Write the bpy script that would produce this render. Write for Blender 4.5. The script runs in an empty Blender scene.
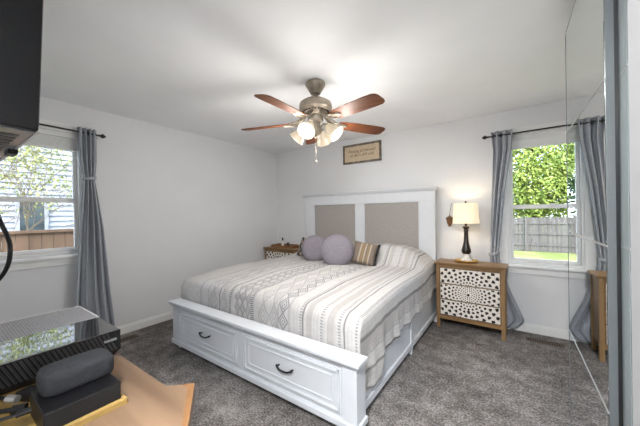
import bpy, bmesh, math, random
from mathutils import Vector, Matrix, noise as mnoise
random.seed(7)
PI = math.pi
scene = bpy.context.scene
C = scene.collection

# ------------------------------------------------------------------ camera, world, sun, exposure
cam_d = bpy.data.cameras.new('camera'); cam = bpy.data.objects.new('camera', cam_d); C.objects.link(cam)
cam_d.sensor_width = 36.0; cam_d.lens = 36.0 * 276.8 / 640.0; cam_d.clip_start = 0.02; cam_d.clip_end = 300
cam_d.shift_y = 0.0007
cam.matrix_world = (Matrix.Translation((0, 0, 1.317)) @ Matrix.Rotation(0.608, 4, 'Z')
                    @ Matrix.Rotation(PI/2, 4, 'X') @ Matrix.Rotation(-0.0132, 4, 'Z'))
scene.camera = cam
scene.view_settings.view_transform = 'Standard'
scene.view_settings.look = 'None'
scene.view_settings.gamma = 1.0
scene.view_settings.use_curve_mapping = False
scene.view_settings.exposure = 0.68
world = bpy.data.worlds.new('world'); scene.world = world; world.use_nodes = True
wn = world.node_tree.nodes; wl = world.node_tree.links
for n in list(wn): wn.remove(n)
sky = wn.new('ShaderNodeTexSky'); sky.sky_type = 'NISHITA'; sky.sun_disc = False
sky.sun_elevation = math.radians(48); sky.sun_rotation = math.radians(140); sky.air_density = 1.0; sky.dust_density = 3.0
wmix = wn.new('ShaderNodeMixRGB'); wmix.inputs[0].default_value = 0.6; wmix.inputs[2].default_value = (2.9, 3.3, 3.9, 1)
bg = wn.new('ShaderNodeBackground'); bg.inputs['Strength'].default_value = 1.3
wo = wn.new('ShaderNodeOutputWorld')
wl.new(sky.outputs[0], wmix.inputs[1]); wl.new(wmix.outputs[0], bg.inputs['Color']); wl.new(bg.outputs[0], wo.inputs[0])

def lamp(name, typ, loc, energy, color=(1, 1, 1), rot=(0, 0, 0), **kw):
    d = bpy.data.lights.new(name, typ); d.energy = energy; d.color = color
    for k, v in kw.items(): setattr(d, k, v)
    o = bpy.data.objects.new(name, d); C.objects.link(o); o.location = loc; o.rotation_euler = rot
    return o
sun_dir = Vector((-0.50, 0.42, -0.72))
lamp('sun', 'SUN', (3, -4, 8), 1.7, (1.0, 0.95, 0.87), sun_dir.to_track_quat('-Z', 'Y').to_euler(), angle=math.radians(3))

# strengths of the fan and bedside lamps and of the added entry fill
FAN_W = 10.0
BEDSIDE_W = 2.2
ENTRY_FILL_W = 94.0

XL, YB, H = -3.586, 3.748, 2.44          # left wall, back wall, ceiling
XR, YF = 1.0, -0.12                      # right wall, front wall

# ------------------------------------------------------------------ materials
class NT:
    def __init__(s, name):
        s.m = bpy.data.materials.new(name); s.m.use_nodes = True
        s.n = s.m.node_tree.nodes; s.l = s.m.node_tree.links
        s.b = s.n['Principled BSDF']; s.out = s.n['Material Output']
    def new(s, t, **kw):
        x = s.n.new(t)
        for k, v in kw.items(): setattr(x, k, v)
        return x
    def lk(s, a, b): s.l.new(a, b)
    def math(s, op, a, b=None, c=None):
        x = s.new('ShaderNodeMath', operation=op)
        for i, v in enumerate((a, b, c)):
            if v is None: continue
            if isinstance(v, (int, float)): x.inputs[i].default_value = v
            else: s.lk(v, x.inputs[i])
        return x.outputs[0]
    def mix(s, fac, a, b):
        x = s.new('ShaderNodeMixRGB')
        for i, v in enumerate((fac, a, b)):
            if isinstance(v, (int, float)): x.inputs[i].default_value = v
            elif isinstance(v, tuple): x.inputs[i].default_value = (*v[:3], 1)
            else: s.lk(v, x.inputs[i])
        return x.outputs[0]
    def coords(s, which='Object', scale=(1, 1, 1), rot=(0, 0, 0)):
        tc = s.new('ShaderNodeTexCoord'); mp = s.new('ShaderNodeMapping')
        mp.inputs['Scale'].default_value = scale; mp.inputs['Rotation'].default_value = rot
        s.lk(tc.outputs[which], mp.inputs['Vector']); return mp.outputs[0]
    def noise(s, vec, scale, detail=3, rough=0.5):
        x = s.new('ShaderNodeTexNoise'); x.inputs['Scale'].default_value = scale
        x.inputs['Detail'].default_value = detail; x.inputs['Roughness'].default_value = rough
        s.lk(vec, x.inputs['Vector']); return x.outputs['Fac']
    def ramp(s, fac, stops, interp='LINEAR'):
        x = s.new('ShaderNodeValToRGB'); x.color_ramp.interpolation = interp
        el = x.color_ramp.elements
        while len(el) < len(stops): el.new(0.5)
        for e, (p, c) in zip(el, stops):
            e.position = p; e.color = (*c[:3], 1) if isinstance(c, tuple) else (c, c, c, 1)
        s.lk(fac, x.inputs[0]); return x.outputs[0]
    def bump(s, h, strength=0.3, dist=0.01):
        x = s.new('ShaderNodeBump'); x.inputs['Strength'].default_value = strength; x.inputs['Distance'].default_value = dist
        s.lk(h, x.inputs['Height']); s.lk(x.outputs[0], s.b.inputs['Normal'])
    def set(s, color=None, rough=0.5, metal=0.0, spec=0.5):
        if color is not None:
            if isinstance(color, tuple): s.b.inputs['Base Color'].default_value = (*color[:3], 1)
            else: s.lk(color, s.b.inputs['Base Color'])
        s.b.inputs['Roughness'].default_value = rough; s.b.inputs['Metallic'].default_value = metal
        s.b.inputs['Specular IOR Level'].default_value = spec
        return s.m

def paint(name, col, rough=0.6, var=0.04, scale=8, bump=0.0, spec=0.3, metal=0.0):
    t = NT(name); v = t.coords()
    n = t.noise(v, scale)
    lo = tuple(c * (1 - var) for c in col); hi = tuple(min(1, c * (1 + var)) for c in col)
    c = t.ramp(n, [(0.3, lo), (0.7, hi)])
    if bump: t.bump(t.noise(v, 160, 2), bump, 0.002)
    return t.set(c, rough, metal, spec)

def fabric(name, col, weave=500, var=0.12, bump=0.3, rough=0.9, col2=None):
    t = NT(name); v = t.coords()
    n = t.noise(v, 60, 4, 0.7)
    n2 = t.noise(t.coords(scale=(1, 1, 0.08)), weave, 1)
    n3 = t.noise(t.coords(scale=(0.08, 0.08, 1)), weave, 1)
    s = t.math('ADD', t.math('MULTIPLY', n, 0.5), t.math('MULTIPLY', t.math('ADD', n2, n3), 0.25))
    lo = tuple(c * (1 - var) for c in col); hi = col2 or tuple(min(1, c * (1 + var)) for c in col)
    c = t.ramp(s, [(0.35, lo), (0.65, hi)])
    t.bump(s, bump, 0.003)
    return t.set(c, rough, 0, 0.2)

def wood(name, dark, light, axis='X', scale=6.0, rough=0.42, spec=0.4):
    t = NT(name)
    sc = {'X': (0.06, 1, 1), 'Y': (1, 0.06, 1), 'Z': (1, 1, 0.06)}[axis]
    v = t.coords(scale=sc)
    n = t.noise(v, scale * 6, 5, 0.6); n2 = t.noise(v, scale * 1.5, 2)
    s = t.math('ADD', t.math('MULTIPLY', n, 0.55), t.math('MULTIPLY', n2, 0.45))
    c = t.ramp(s, [(0.36, dark), (0.62, light)])
    t.bump(n, 0.08, 0.002)
    return t.set(c, rough, 0, spec)

def emissive(name, base, col, strength, rough=0.4):
    t = NT(name); t.b.inputs['Emission Color'].default_value = (*col, 1)
    n = t.noise(t.coords(), 14, 3)
    st = t.math('MULTIPLY', t.math('ADD', t.math('MULTIPLY', n, 0.5), 0.75), strength)
    t.lk(st, t.b.inputs['Emission Strength'])
    return t.set(base, rough)

M = {}
M['wall'] = paint('wall_paint', (0.74, 0.745, 0.755), 0.85, 0.015, 3, 0.06)
M['ceiling'] = paint('ceiling_paint', (0.92, 0.925, 0.935), 0.9, 0.015, 4, 0.10)
M['trim'] = paint('white_trim_paint', (0.80, 0.80, 0.79), 0.45, 0.02, 6)
M['bed_white'] = paint('white_bed_paint', (0.66, 0.68, 0.71), 0.42, 0.02, 10)
M['upholstery'] = fabric('taupe_upholstery', (0.36, 0.335, 0.315), 700, 0.14, 0.25)
M['black_metal'] = paint('black_metal', (0.015, 0.015, 0.016), 0.4, 0.1, 20, spec=0.5)
M['oak'] = wood('oak_wood', (0.19, 0.105, 0.042), (0.33, 0.195, 0.085), 'X')
M['oak_v'] = wood('oak_wood_upright', (0.19, 0.105, 0.045), (0.33, 0.20, 0.095), 'Z')
M['chest_top'] = wood('light_chest_wood', (0.10, 0.060, 0.035), (0.165, 0.105, 0.064), 'X', 4.0, 0.36, 0.5)
M['chest_edge'] = wood('chest_edge_wood', (0.11, 0.050, 0.019), (0.165, 0.082, 0.033), 'Y', 5.0)
M['brown_wood'] = wood('brown_wood', (0.13, 0.058, 0.022), (0.25, 0.12, 0.05), 'X')
M['blade'] = wood('walnut_blade', (0.085, 0.028, 0.012), (0.18, 0.062, 0.024), 'X', 5.0, 0.55, 0.2)
M['pewter'] = paint('brushed_pewter', (0.37, 0.32, 0.26), 0.42, 0.14, 30, metal=0.8)
M['pewter_dark'] = paint('dark_slot', (0.05, 0.042, 0.035), 0.6, 0.1, 30)
M['bronze'] = paint('dark_bronze', (0.018, 0.011, 0.007), 0.3, 0.3, 25, spec=0.45)
M['shade_glass'] = emissive('lit_alabaster_glass', (0.13, 0.11, 0.085), (1.0, 0.82, 0.58), 0.33)
M['bulb'] = emissive('lit_bulb', (0.9, 0.9, 0.85), (1.0, 0.91, 0.74), 1.3)
M['lampshade'] = emissive('lit_cream_shade', (0.66, 0.57, 0.40), (1.0, 0.84, 0.58), 0.40, 0.9)
M['curtain'] = fabric('grey_curtain', (0.37, 0.39, 0.425), 420, 0.16, 0.3)
M['lavender'] = fabric('lavender_fabric', (0.225, 0.207, 0.235), 300, 0.16, 0.5)
M['white_fabric'] = fabric('white_fabric', (0.74, 0.73, 0.72), 400, 0.05, 0.2)
M['black_gloss'] = paint('glossy_black', (0.010, 0.010, 0.011), 0.03, 0.1, 5, spec=0.6); M['black_gloss'].node_tree.nodes['Principled BSDF'].inputs['IOR'].default_value = 3.2
M['black_matte'] = paint('matte_black_plastic', (0.011, 0.011, 0.012), 0.40, 0.1, 40, spec=0.22)
M['screen'] = paint('dark_screen', (0.006, 0.006, 0.007), 0.32, 0.1, 5, spec=0.25)
M['grey_plastic'] = paint('grey_plastic', (0.26, 0.28, 0.30), 0.12, 0.1, 10, spec=0.5)
M['silver'] = paint('silver_metal', (0.62, 0.63, 0.64), 0.28, 0.05, 30, metal=0.9)
M['speaker_cloth'] = fabric('charcoal_speaker_cloth', (0.024, 0.025, 0.028), 1600, 0.35, 0.5)
M['gold'] = paint('gold_finish', (0.72, 0.50, 0.18), 0.3, 0.1, 25, metal=0.75)
M['tray_gold'] = paint('gold_tray_paint', (0.27, 0.175, 0.055), 0.35, 0.08, 18, spec=0.5)
M['ceramic'] = paint('white_ceramic', (0.82, 0.79, 0.74), 0.25, 0.03, 10, spec=0.5)
M['fret_white'] = paint('whitewashed_fretwork', (0.74, 0.69, 0.63), 0.75, 0.10, 30)
M['fret_dark'] = paint('dark_fret_recess', (0.025, 0.018, 0.014), 0.8, 0.2, 30)
M['vent'] = paint('brown_vent_metal', (0.10, 0.072, 0.055), 0.5, 0.1, 20)
M['frame_alu'] = paint('grey_aluminium', (0.135, 0.15, 0.155), 0.45, 0.04, 12, metal=0.1)
M['frame_teal'] = paint('teal_grey_aluminium', (0.30, 0.345, 0.35), 0.45, 0.04, 12)
M['frame_light'] = paint('pale_aluminium', (0.42, 0.43, 0.43), 0.3, 0.04, 12, metal=0.4)
M['cabinet'] = paint('dark_wardrobe_board', (0.10, 0.11, 0.115), 0.6, 0.05, 8)
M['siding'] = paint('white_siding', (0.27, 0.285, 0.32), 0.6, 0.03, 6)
M['window_dark'] = paint('dark_house_window', (0.045, 0.06, 0.065), 0.08, 0.3, 3, spec=0.6)
M['fence_brown'] = wood('brown_fence_wood', (0.062, 0.037, 0.022), (0.11, 0.068, 0.042), 'Z', 3.0, 0.85)
M['fence_grey'] = wood('weathered_grey_fence', (0.062, 0.057, 0.054), (0.115, 0.108, 0.104), 'Z', 1.6, 0.9)
M['bark'] = paint('tree_bark', (0.10, 0.08, 0.065), 0.9, 0.3, 12)
def leafmat(name, a, b):
    t = NT(name); c = t.ramp(t.noise(t.coords(), 1.6, 4, 0.7), [(0.35, a), (0.65, b)])
    t.b.inputs['Subsurface Weight'].default_value = 0.0
    return t.set(c, 0.6, 0, 0.3)
M['leaf'] = leafmat('lime_leaves', (0.10, 0.165, 0.024), (0.29, 0.35, 0.08))
M['leaf_dark'] = leafmat('dark_leaves', (0.035, 0.07, 0.03), (0.09, 0.15, 0.06))
M['leaf_pale'] = leafmat('pale_young_leaves', (0.15, 0.20, 0.05), (0.30, 0.31, 0.11))
t = NT('lawn_grass'); v = t.coords()
M['lawn'] = t.set(t.ramp(t.noise(v, 0.9, 6, 0.7), [(0.35, (0.10, 0.14, 0.036)), (0.65, (0.20, 0.205, 0.085))]), 0.9, 0, 0.1)
# glass: thin clear pane
t = NT('window_glass'); t.n.remove(t.b)
tr = t.new('ShaderNodeBsdfTransparent'); tr.inputs[0].default_value = (0.96, 0.97, 0.97, 1)
gl = t.new('ShaderNodeBsdfGlossy'); gl.inputs['Roughness'].default_value = 0.02
fr = t.new('ShaderNodeFresnel'); fr.inputs[0].default_value = 1.2
mx = t.new('ShaderNodeMixShader'); t.lk(fr.outputs[0], mx.inputs[0]); t.lk(tr.outputs[0], mx.inputs[1]); t.lk(gl.outputs[0], mx.inputs[2])
t.lk(mx.outputs[0], t.out.inputs[0]); M['glass'] = t.m
# mirror
t = NT('mirror'); M['mirror'] = t.set((0.78, 0.81, 0.81), 0.0, 1.0)
# carpet
t = NT('grey_carpet'); v = t.coords()
tuft = t.noise(v, 70, 4, 0.8); patch = t.noise(v, 9, 4, 0.65); broad = t.noise(v, 1.4, 3)
s = t.math('ADD', t.math('MULTIPLY', tuft, 0.68), t.math('ADD', t.math('MULTIPLY', patch, 0.27), t.math('MULTIPLY', broad, 0.20)))
c = t.ramp(s, [(0.44, (0.055, 0.049, 0.046)), (0.57, (0.195, 0.178, 0.168)), (0.68, (0.46, 0.43, 0.41))])
t.bump(t.math('ADD', tuft, patch), 0.9, 0.012); M['carpet'] = t.set(c, 1.0, 0, 0.05)
# bedspread: woven stripes; UV holds cloth coordinates in metres / 4
t = NT('striped_bedspread'); uvn = t.new('ShaderNodeUVMap'); sp = t.new('ShaderNodeSeparateXYZ'); t.lk(uvn.outputs[0], sp.inputs[0])
a = t.math('MULTIPLY', sp.outputs[0], 4.0); b = t.math('MULTIPLY', sp.outputs[1], 4.0)
wob = t.math('MULTIPLY', t.math('SUBTRACT', t.noise(t.coords(), 9, 3), 0.5), 0.012)
a = t.math('ADD', a, wob)
def band(c0, w, soft=0.003):           # 1 inside |a-c0| < w
    d = t.math('ABSOLUTE', t.math('SUBTRACT', a, c0))
    x = t.new('ShaderNodeMapRange'); x.inputs['From Min'].default_value = w + soft; x.inputs['From Max'].default_value = w
    t.lk(d, x.inputs['Value']); return x.outputs[0]
def add(lst):
    r = lst[0]
    for q in lst[1:]: r = t.math('MAXIMUM', r, q)
    return r
def tri(x, period):                    # triangle 0..1..0
    return t.math('PINGPONG', t.math('DIVIDE', x, period / 2), 1.0)
fine = t.math('GREATER_THAN', t.math('SINE', t.math('MULTIPLY', a, 2 * PI / 0.030)), 0.45)
dash = t.math('GREATER_THAN', t.math('SINE', t.math('MULTIPLY', b, 2 * PI / 0.020)), -0.1)
dash2 = t.math('GREATER_THAN', t.math('SINE', t.math('MULTIPLY', b, 2 * PI / 0.055)), 0.0)
dash3 = t.math('GREATER_THAN', t.math('SINE', t.math('MULTIPLY', b, 2 * PI / 0.016)), 0.0)
solid = add([band(0.60, 0.005), band(1.565, 0.006), band(2.13, 0.013), band(2.36, 0.008), band(1.90, 0.005), band(0.30, 0.004)])
tass = t.math('MULTIPLY', add([band(0.755, 0.016), band(1.03, 0.018)]), dash3)
dots = t.math('MULTIPLY', add([band(1.545, 0.007), band(1.725, 0.010), band(1.862, 0.009), band(1.99, 0.008), band(2.25, 0.009), band(0.42, 0.006)]), dash)
def diamond(c0, half, per):
    q = t.math('ADD', t.math('DIVIDE', t.math('ABSOLUTE', t.math('SUBTRACT', a, c0)), half), tri(b, per))
    ring1 = t.math('LESS_THAN', t.math('ABSOLUTE', t.math('SUBTRACT', q, 1.0)), 0.17)
    ring2 = t.math('LESS_THAN', t.math('ABSOLUTE', t.math('SUBTRACT', q, 0.55)), 0.12)
    core = t.math('LESS_THAN', q, 0.20)
    return t.math('MULTIPLY', add([ring1, ring2, core]), band(c0, half))
dm = add([diamond(0.915, 0.040, 0.10), diamond(0.845, 0.030, 0.10), diamond(0.985, 0.026, 0.10), diamond(1.378, 0.046, 0.12)])
dm2 = add([diamond(0.505, 0.075, 0.22), diamond(1.165, 0.06, 0.2), diamond(1.28, 0.05, 0.2), diamond(0.66, 0.05, 0.2)])
edge13 = add([band(1.325, 0.006), band(1.432, 0.006)])
rightband = add([band(2.19, 0.045), band(1.80, 0.026), band(1.62, 0.020)])
cream = t.ramp(t.noise(t.coords(), 40, 4, 0.7), [(0.3, (0.53, 0.51, 0.495)), (0.7, (0.62, 0.605, 0.59))])
col = t.mix(t.math('MULTIPLY', fine, 0.22), cream, (0.38, 0.37, 0.37))
col = t.mix(t.math('MULTIPLY', rightband, 0.42), col, (0.34, 0.305, 0.285))
col = t.mix(t.math('MULTIPLY', solid, 0.85), col, (0.22, 0.205, 0.205))
col = t.mix(t.math('MULTIPLY', dots, 0.62), col, (0.19, 0.19, 0.205))
col = t.mix(t.math('MULTIPLY', tass, 0.95), col, (0.17, 0.18, 0.20))
col = t.mix(t.math('MULTIPLY', dm, 0.75), col, (0.22, 0.22, 0.235))
col = t.mix(t.math('MULTIPLY', add([dm2, edge13]), 0.42), col, (0.25, 0.245, 0.255))
t.bump(t.math('ADD', t.math('ADD', t.noise(t.coords(), 120, 3), t.math('MULTIPLY', add([tass, dm, dots]), 0.6)), fine), 0.35, 0.006)
M['bedspread'] = t.set(col, 0.95, 0, 0.1)
# striped cushion: bands across local X
t = NT('tan_striped_cushion'); sp = t.new('ShaderNodeSeparateXYZ'); t.lk(t.coords(), sp.inputs[0])
f = t.math('DIVIDE', t.math('ADD', sp.outputs[0], 0.18), 0.36)
tan, wht, blk, gry = (0.25, 0.18, 0.11), (0.40, 0.35, 0.28), (0.02, 0.02, 0.022), (0.20, 0.16, 0.13)
c = t.ramp(f, [(0.0, gry), (0.30, gry), (0.36, wht), (0.41, tan), (0.50, tan), (0.53, wht), (0.57, gry), (0.62, tan), (0.68, wht), (0.72, gry), (0.84, gry), (0.925, blk)], 'CONSTANT')
t.bump(t.noise(t.coords(), 220, 2), 0.4, 0.003); M['cushion_stripes'] = t.set(c, 0.95, 0, 0.1)
t = NT('black_cream_cushion'); sp = t.new('ShaderNodeSeparateXYZ'); t.lk(t.coords(), sp.inputs[0])
q = t.math('ADD', t.math('PINGPONG', t.math('DIVIDE', sp.outputs[0], 0.045), 1.0), t.math('PINGPONG', t.math('DIVIDE', sp.outputs[2], 0.06), 1.0))
c = t.ramp(t.math('DIVIDE', q, 2.0), [(0.0, (0.34, 0.30, 0.25)), (0.36, (0.03, 0.03, 0.03)), (0.60, (0.22, 0.18, 0.14))], 'CONSTANT')
M['cushion_diamonds'] = t.set(c, 0.95, 0, 0.1)
# console top grille
t = NT('perforated_black_plastic'); v = t.coords()
vo = t.new('ShaderNodeTexVoronoi'); vo.inputs['Scale'].default_value = 170; vo.inputs['Randomness'].default_value = 0.15; t.lk(v, vo.inputs['Vector'])
c = t.ramp(vo.outputs['Distance'], [(0.22, (0.03, 0.03, 0.032)), (0.5, (0.30, 0.29, 0.31))]); t.bump(vo.outputs['Distance'], 0.4, 0.002)
M['grille'] = t.set(c, 0.45, 0, 0.5)

# ------------------------------------------------------------------ mesh helpers
class MB:
    def __init__(s): s.bm = bmesh.new(); s.mi = 0
    def _fin(s, verts):
        fs = set()
        for v in verts:
            for f in v.link_faces: fs.add(f)
        for f in fs: f.material_index = s.mi
    def box(s, x0, x1, y0, y1, z0, z1, bev=0.0, mat=None):
        r = bmesh.ops.create_cube(s.bm, size=1.0); vs = r['verts']
        for v in vs:
            v.co = Vector((x0 + (v.co.x + .5) * (x1 - x0), y0 + (v.co.y + .5) * (y1 - y0), z0 + (v.co.z + .5) * (z1 - z0)))
        if bev > 0:
            es = list({e for v in vs for e in v.link_edges})
            r2 = bmesh.ops.bevel(s.bm, geom=es, offset=bev, segments=2, affect='EDGES', profile=0.5)
            vs = [v for v in r2['verts'] if v.is_valid] or vs
        if mat is not None: bmesh.ops.transform(s.bm, matrix=mat, verts=[v for v in vs if v.is_valid])
        s._fin([v for v in vs if v.is_valid]); return s
    def prism(s, pts, z0, z1):                 # polygon in XY, extruded in Z
        lo = [s.bm.verts.new((x, y, z0)) for x, y in pts]; hi = [s.bm.verts.new((x, y, z1)) for x, y in pts]
        n = len(pts); fs = [s.bm.faces.new(list(reversed(lo))), s.bm.faces.new(hi)]
        for i in range(n): fs.append(s.bm.faces.new((lo[i], lo[(i+1) % n], hi[(i+1) % n], hi[i])))
        for f in fs: f.material_index = s.mi
        return s
    def lathe(s, prof, seg=24, mat=None, close=True):     # prof: (r, z) list around local Z
        rings = []
        for r, z in prof:
            if r < 1e-6: rings.append([s.bm.verts.new((0, 0, z))])
            else: rings.append([s.bm.verts.new((r * math.cos(2*PI*i/seg), r * math.sin(2*PI*i/seg), z)) for i in range(seg)])
        new = [v for r in rings for v in r]
        for A, B in zip(rings, rings[1:]):
            for i in range(seg):
                j = (i + 1) % seg
                q = [A[i % len(A)], A[j % len(A)], B[j % len(B)], B[i % len(B)]]
                u = []
                for v in q:
                    if v not in u: u.append(v)
                if len(u) >= 3:
                    f = s.bm.faces.new(u); f.material_index = s.mi
        if mat is not None: bmesh.ops.transform(s.bm, matrix=mat, verts=new)
        return s
    def tube(s, pts, r, seg=8, caps=True):
        pts = [Vector(p) for p in pts]; rings = []
        rr = r if isinstance(r, (list, tuple)) else [r] * len(pts)
        up = Vector((0.13, 0.21, 0.97)).normalized()
        for i, p in enumerate(pts):
            d = (pts[min(i+1, len(pts)-1)] - pts[max(i-1, 0)]).normalized()
            x = d.cross(up)
            if x.length < 1e-3: x = d.cross(Vector((1, 0, 0)))
            x.normalize(); y = d.cross(x)
            rings.append([s.bm.verts.new(p + rr[i] * (x * math.cos(2*PI*k/seg) + y * math.sin(2*PI*k/seg))) for k in range(seg)])
        for A, B in zip(rings, rings[1:]):
            for k in range(seg):
                f = s.bm.faces.new((A[k], A[(k+1) % seg], B[(k+1) % seg], B[k])); f.material_index = s.mi
        if caps:
            for R in (rings[0], rings[-1]):
                f = s.bm.faces.new(R); f.material_index = s.mi
        return s
    def ball(s, c, r, seg=14, sc=(1, 1, 1)):
        m = Matrix.Translation(c) @ Matrix.Diagonal((*[r * q for q in sc], 1))
        res = bmesh.ops.create_uvsphere(s.bm, u_segments=seg, v_segments=max(6, seg // 2 + 1), radius=1.0, matrix=m)
        s._fin(res['verts']); return s
    def quad(s, *ps):
        f = s.bm.faces.new([s.bm.verts.new(p) for p in ps]); f.material_index = s.mi; return s
    def build(s, name, mat, parent=None, smooth=False, recalc=True):
        if recalc: bmesh.ops.recalc_face_normals(s.bm, faces=s.bm.faces)
        me = bpy.data.meshes.new(name); s.bm.to_mesh(me); s.bm.free()
        for m in (mat if isinstance(mat, (list, tuple)) else [mat]): me.materials.append(m)
        if smooth:
            for p in me.polygons: p.use_smooth = True
            if smooth != 'all':
                try: me.set_sharp_from_angle(angle=math.radians(40))
                except Exception: pass
        o = bpy.data.objects.new(name, me); C.objects.link(o)
        if parent: o.parent = parent
        return o

def tag(o, label, cat, group=None, kind=None):
    o['label'] = label; o['category'] = cat
    if group: o['group'] = group
    if kind: o['kind'] = kind
    return o
def thing(name, label, cat, loc=(0, 0, 0), rz=0.0, group=None):
    o = bpy.data.objects.new(name, None); C.objects.link(o); o.empty_display_size = 0.1
    o.location = loc; o.rotation_euler = (0, 0, rz)
    return tag(o, label, cat, group)
def struct(o, label=None, cat=None):
    o['kind'] = 'structure'
    if label: o['label'] = label
    if cat: o['category'] = cat
    return o
def copy_tree(o, parent=None):
    c = o.copy(); C.objects.link(c)
    if parent: c.parent = parent
    for ch in list(o.children): copy_tree(ch, c)
    return c
def smooth01(x, a, b):
    t_ = max(0.0, min(1.0, (x - a) / (b - a))); return t_ * t_ * (3 - 2 * t_)
def lerp_tab(tab, x):
    if x <= tab[0][0]: return tab[0][1]
    for (x0, y0), (x1, y1) in zip(tab, tab[1:]):
        if x <= x1: return y0 + (y1 - y0) * (x - x0) / (x1 - x0)
    return tab[-1][1]
def spline(pts, n=8):
    P_ = [Vector(p) for p in pts]; out = []
    for i in range(len(P_) - 1):
        p0, p1, p2, p3 = P_[max(i-1, 0)], P_[i], P_[i+1], P_[min(i+2, len(P_)-1)]
        for k in range(n):
            u = k / n
            out.append(0.5 * ((2*p1) + (p2-p0)*u + (2*p0-5*p1+4*p2-p3)*u*u + (-p0+3*p1-3*p2+p3)*u**3))
    out.append(P_[-1]); return out

# ------------------------------------------------------------------ room shell
YH = -1.35                                # rear of the entry where the photograph is taken from
struct(MB().box(XL - .15, XR + .15, YH - .15, YB + .15, -0.12, 0.0).build('floor', M['carpet']), 'grey brown mottled cut pile carpet', 'carpet')
struct(MB().box(XL - .15, XR + .15, YH - .15, YB + .15, H, H + 0.12).build('ceiling', M['ceiling']), 'flat white ceiling', 'ceiling')
# left window opening (Y, Z) and back window opening (X, Z)
LW = (0.10, 0.925, 0.965, 2.14); BW = (-0.045, 0.75, 0.745, 2.14)
w = MB()
w.box(XL - .15, XL, YH - .15, LW[0], 0, H).box(XL - .15, XL, LW[1], YB + .15, 0, H)
w.box(XL - .15, XL, LW[0], LW[1], 0, LW[2]).box(XL - .15, XL, LW[0], LW[1], LW[3], H)
struct(w.build('wall_left', M['wall']), 'light grey painted left wall', 'wall')
w = MB()
w.box(XL, BW[0], YB, YB + .15, 0, H).box(BW[1], XR + .15, YB, YB + .15, 0, H)
w.box(BW[0], BW[1], YB, YB + .15, 0, BW[2]).box(BW[0], BW[1], YB, YB + .15, BW[3], H)
struct(w.build('wall_back', M['wall']), 'light grey painted wall behind the bed', 'wall')
struct(MB().box(XR, XR + .15, YH - .15, YB, 0, H).build('wall_right', M['wall']))
struct(MB().box(XL, -0.36, YF - .1, YF, 0, H).build('wall_front', M['wall']))
struct(MB().box(-0.46, -0.36, YH, YF - .1, 0, H).build('wall_entry', M['wall']))
struct(MB().box(-0.46, XR, YH - .15, YH, 0, H).build('wall_rear', M['wall']))
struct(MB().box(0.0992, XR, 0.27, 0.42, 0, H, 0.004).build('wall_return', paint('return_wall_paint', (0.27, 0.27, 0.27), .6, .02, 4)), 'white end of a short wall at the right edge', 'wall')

def baseboard(name, x0, x1, y0, y1, horiz):
    m = MB()
    if horiz == 'Y':
        m.box(x0, x0 + .014, y0, y1, 0, .078, 0.003).box(x0, x0 + .009, y0, y1, .076, .095, 0.003)
    else:
        m.box(x0, x1, y0 - .014, y0, 0, .078, 0.003).box(x0, x1, y0 - .009, y0, .076, .095, 0.003)
    return struct(m.build(name, M['trim']))
baseboard('baseboard_left', XL, 0, YF, YB, 'Y')
baseboard('baseboard_back', XL + .014, XR, YB, 0, 'X')

def window(name, along, o0, o1, z0, z1, rail, plane, sign, glass0, label):
    """double hung window; along = 'Y' (in the left wall) or 'X' (in the back wall); sign = direction into the room"""
    def bx(m, a0, a1, d0, d1, zz0, zz1, bev=0.003):
        d0, d1 = plane + sign * d0, plane + sign * d1
        d0, d1 = min(d0, d1), max(d0, d1)
        if along == 'Y': m.box(d0, d1, a0, a1, zz0, zz1, bev)
        else: m.box(a0, a1, d0, d1, zz0, zz1, bev)
    m = MB(); cw = 0.085
    bx(m, o0 - cw, o0, 0, .018, z0 - .02, z1 + cw); bx(m, o1, o1 + cw, 0, .018, z0 - .02, z1 + cw)
    bx(m, o0 - cw, o1 + cw, 0, .020, z1, z1 + cw)
    # jamb lining
    bx(m, o0 - .001, o0 + .02, -.14, 0, z0, z1, 0); bx(m, o1 - .02, o1 + .001, -.14, 0, z0, z1, 0)
    bx(m, o0 + .0201, o1 - .0201, -.14, -.001, z1 - .02, z1, 0); bx(m, o0 + .0201, o1 - .0201, -.14, -.001, z0 - .001, z0 + .012, 0)
    root = struct(m.build(name, M['trim']), label, 'window')
    m = MB()
    bx(m, o0 - cw - .02, o1 + cw + .02, -.02, .05, z0 - .045, z0 - .018, .006)
    m.build('window_sill', M['trim'], root)
    m = MB(); bx(m, o0 - cw, o1 + cw, 0, .016, z0 - .115, z0 - .045)
    m.build('window_apron', M['trim'], root)
    def sash(za, zb, d, low):
        s_ = MB(); sw = .030
        bx(s_, o0 + .0212, o0 + .02 + sw, -d - .03, -d, za, zb); bx(s_, o1 - .02 - sw, o1 - .0212, -d - .03, -d, za, zb)
        bx(s_, o0 + .049, o1 - .049, -d - .029, -d - .001, zb - .044, zb - .0005); bx(s_, o0 + .049, o1 - .049, -d - .029, -d - .001, za + .0005, za + .036)
        so = s_.build('sash', M['trim'], root)
        g = MB(); bx(g, o0 + .045, o1 - .045, -d - .017, -d - .013, za + .03, zb - .03, 0)
        g.build('glass_pane', M['glass'], so)
        if low:
            k = MB(); mid = (o0 + o1) / 2; bx(k, mid - .03, mid + .03, -d + 0, -d + .012, zb - .012, zb + .008, .003)
            k.build('sash_lock', M['trim'], so)
    sash(z0 + .0125, rail + .022, .035, True); sash(rail - .022, z1 - .0205, .068, False)
    return root
window('window_1', 'Y', LW[0], LW[1], LW[2], LW[3], 1.48, XL, 1, .16, 'white double hung window in the left wall beside the television')
window('window_2', 'X', BW[0], BW[1], BW[2], BW[3], 1.361, YB, -1, 0, 'white double hung window in the back wall beside the mirrored wardrobe')

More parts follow.
